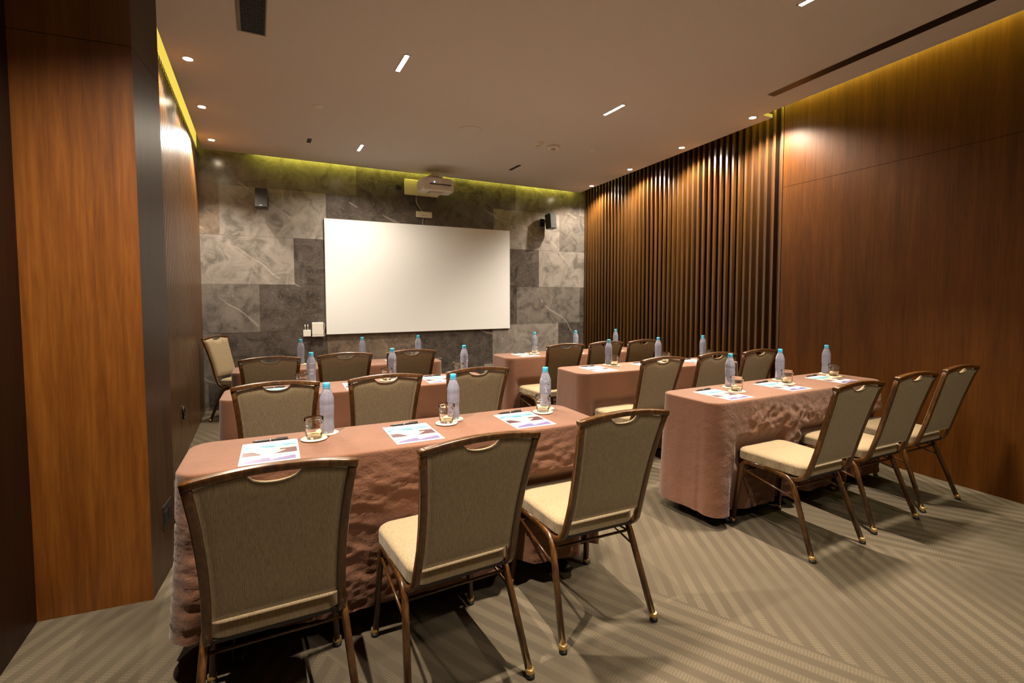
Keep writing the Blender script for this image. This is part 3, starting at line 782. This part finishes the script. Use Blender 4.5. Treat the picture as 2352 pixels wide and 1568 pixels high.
def make_pen():
    t = empty('ballpoint_pen')
    mb = MB(); mb.lathe([(.0015, -.070), (.0035, -.060), (.0048, -.052), (.0050, .060), (.0042, .066)], 12, (0, 0, .005), 0, 'X'); mb.build('barrel', M['black_plastic'], t)
    mb = MB(); mb.box((.022, -.0018, .0098), (.064, .0018, .0118)); mb.build('clip', M['black_plastic'], t, bevel=.0005)
    mb = MB(); mb.lathe([(.0053, -.004), (.0053, .002)], 12, (0, 0, .005), 0, 'X'); mb.lathe([(.0045, .066), (.0045, .072)], 12, (0, 0, .005), 0, 'X'); mb.build('ring', M['chrome'], t)
    return t
protos = {'bottle': make_bottle(), 'glass': make_glass(), 'coasterA': make_coaster(.054), 'coasterB': make_coaster(.049), 'leaflet': make_leaflet(), 'pen': make_pen()}
used = set()
def put(kind, x, y, z, rz, label, cat, group):
    p = protos[kind]; o = p if kind not in used else copy_tree(p); used.add(kind)
    o.location = (x, y, z); o.rotation_euler = (0, 0, rz); tag(o, label, cat, group); return o
Z0 = .7525
PL = {  # per seat: leaflet centre, bottle, glass (world)
 'FL': [((.030, 2.185, -.03), (.268, 2.365), (.204, 2.285)), ((.612, 2.182, -.02), (.867, 2.335), (.806, 2.268)), ((1.178, 2.16, -.04), (1.403, 2.322), (1.343, 2.248))],
 'FR': [((2.598, 2.128, .0), (2.856, 2.285), (2.774, 2.165)), ((3.200, 2.136, -.01), (3.429, 2.31), (3.343, 2.195)), ((3.800, 2.14, -.01), (4.035, 2.325), (3.970, 2.225))],
 'ML': [((.08, 3.56, -.04), (.325, 3.735), (.255, 3.66)), ((.625, 3.545, -.04), (.898, 3.735), (.838, 3.66)), ((1.195, 3.54, -.04), (1.470, 3.70), (1.405, 3.65))],
 'BL': [((.09, 4.78, -.04), (.345, 4.95), (.28, 4.88)), ((.66, 4.76, -.04), (.895, 4.93), (.83, 4.86)), ((1.20, 4.74, -.04), (1.45, 4.92), (1.385, 4.85))],
 'MR': [((2.585, 3.40, -.05), (2.835, 3.575), (2.83, 3.49)), ((3.15, 3.37, -.05), (3.40, 3.535), (3.40, 3.44)), ((3.72, 3.34, -.05), (3.965, 3.50), (3.965, 3.41))],
 'BR': [((2.53, 4.60, -.03), (2.72, 4.735), (2.68, 4.66)), ((3.08, 4.58, -.03), (3.27, 4.73), (3.22, 4.65)), ((3.62, 4.56, -.03), (3.83, 4.70), (3.78, 4.62))]}
SKIP = {('glass', 'BL', 0), ('leaflet', 'BL', 0), ('pen', 'BL', 0), ('leaflet', 'BL', 1), ('pen', 'BL', 1)}
for tk, seats in PL.items():
    for k, (lf, bo, gl) in enumerate(seats):
        w = '%s seat of the %s' % (SN[k], TN[tk])
        if ('leaflet', tk, k) not in SKIP: put('leaflet', lf[0], lf[1], Z0, lf[2], 'printed leaflet with beach photo at the ' + w, 'leaflet', 'leaflets on the tables')
        if ('pen', tk, k) not in SKIP: put('pen', lf[0] + .005, lf[1] + .160, Z0, lf[2] + .02, 'black pen lying above the leaflet, ' + w, 'pen', 'pens on the tables')
        if ('bottle', tk, k) not in SKIP:
            put('coasterB', bo[0], bo[1], Z0, 0, 'round cream coaster under the water bottle, ' + w, 'coaster', 'coasters on the tables')
            put('bottle', bo[0], bo[1], Z0 + .0031, random.random() * 6, 'clear water bottle with blue cap, ' + w, 'bottle', 'water bottles on the tables')
        if ('glass', tk, k) not in SKIP:
            put('coasterA', gl[0], gl[1], Z0 + (.0032 if math.dist(bo, gl) < .104 else 0), 0, 'round cream coaster under the drinking glass, ' + w, 'coaster', 'coasters on the tables')
            put('glass', gl[0], gl[1], Z0 + .0031 + (.0032 if math.dist(bo, gl) < .104 else 0), 0, 'empty clear drinking glass, ' + w, 'glass', 'drinking glasses on the tables')

# ------------------------------------------------------------------ camera and view
yaw, pitch, roll = -.4817, -.0515, -.0015
F = Vector((-math.sin(yaw) * math.cos(pitch), math.cos(yaw) * math.cos(pitch), math.sin(pitch)))
R0 = Vector((math.cos(yaw), math.sin(yaw), 0)); U0 = R0.cross(F)
R1 = R0 * math.cos(roll) + U0 * math.sin(roll); U1 = U0 * math.cos(roll) - R0 * math.sin(roll)
cam = bpy.data.cameras.new('camera'); co = bpy.data.objects.new('camera', cam); col.objects.link(co)
mw = Matrix.Identity(4)
for i in range(3): mw[i][0] = R1[i]; mw[i][1] = U1[i]; mw[i][2] = -F[i]
mw.translation = Vector((0, 0, 1.3709)); co.matrix_world = mw
cam.sensor_width = 36; cam.lens = 1129.876 / 2352 * 36; cam.shift_x = -6.9 / 2352; cam.shift_y = -43.43 / 2352
cam.clip_start = .05
sc.camera = co
w = bpy.data.worlds.new('world'); sc.world = w; w.use_nodes = True
w.node_tree.nodes['Background'].inputs[0].default_value = (.8, .6, .45, 1); w.node_tree.nodes['Background'].inputs[1].default_value = .02
sc.view_settings.view_transform = 'Standard'; sc.view_settings.look = 'None'; sc.view_settings.gamma = 1; sc.view_settings.use_curve_mapping = False
sc.view_settings.exposure = 0.42
sc.cycles.max_bounces = 12; sc.cycles.diffuse_bounces = 6; sc.cycles.transmission_bounces = 10; sc.cycles.transparent_max_bounces = 8
sc.cycles.sample_clamp_indirect = 6; sc.cycles.caustics_reflective = False; sc.cycles.caustics_refractive = True
sc.cycles.use_denoising = True
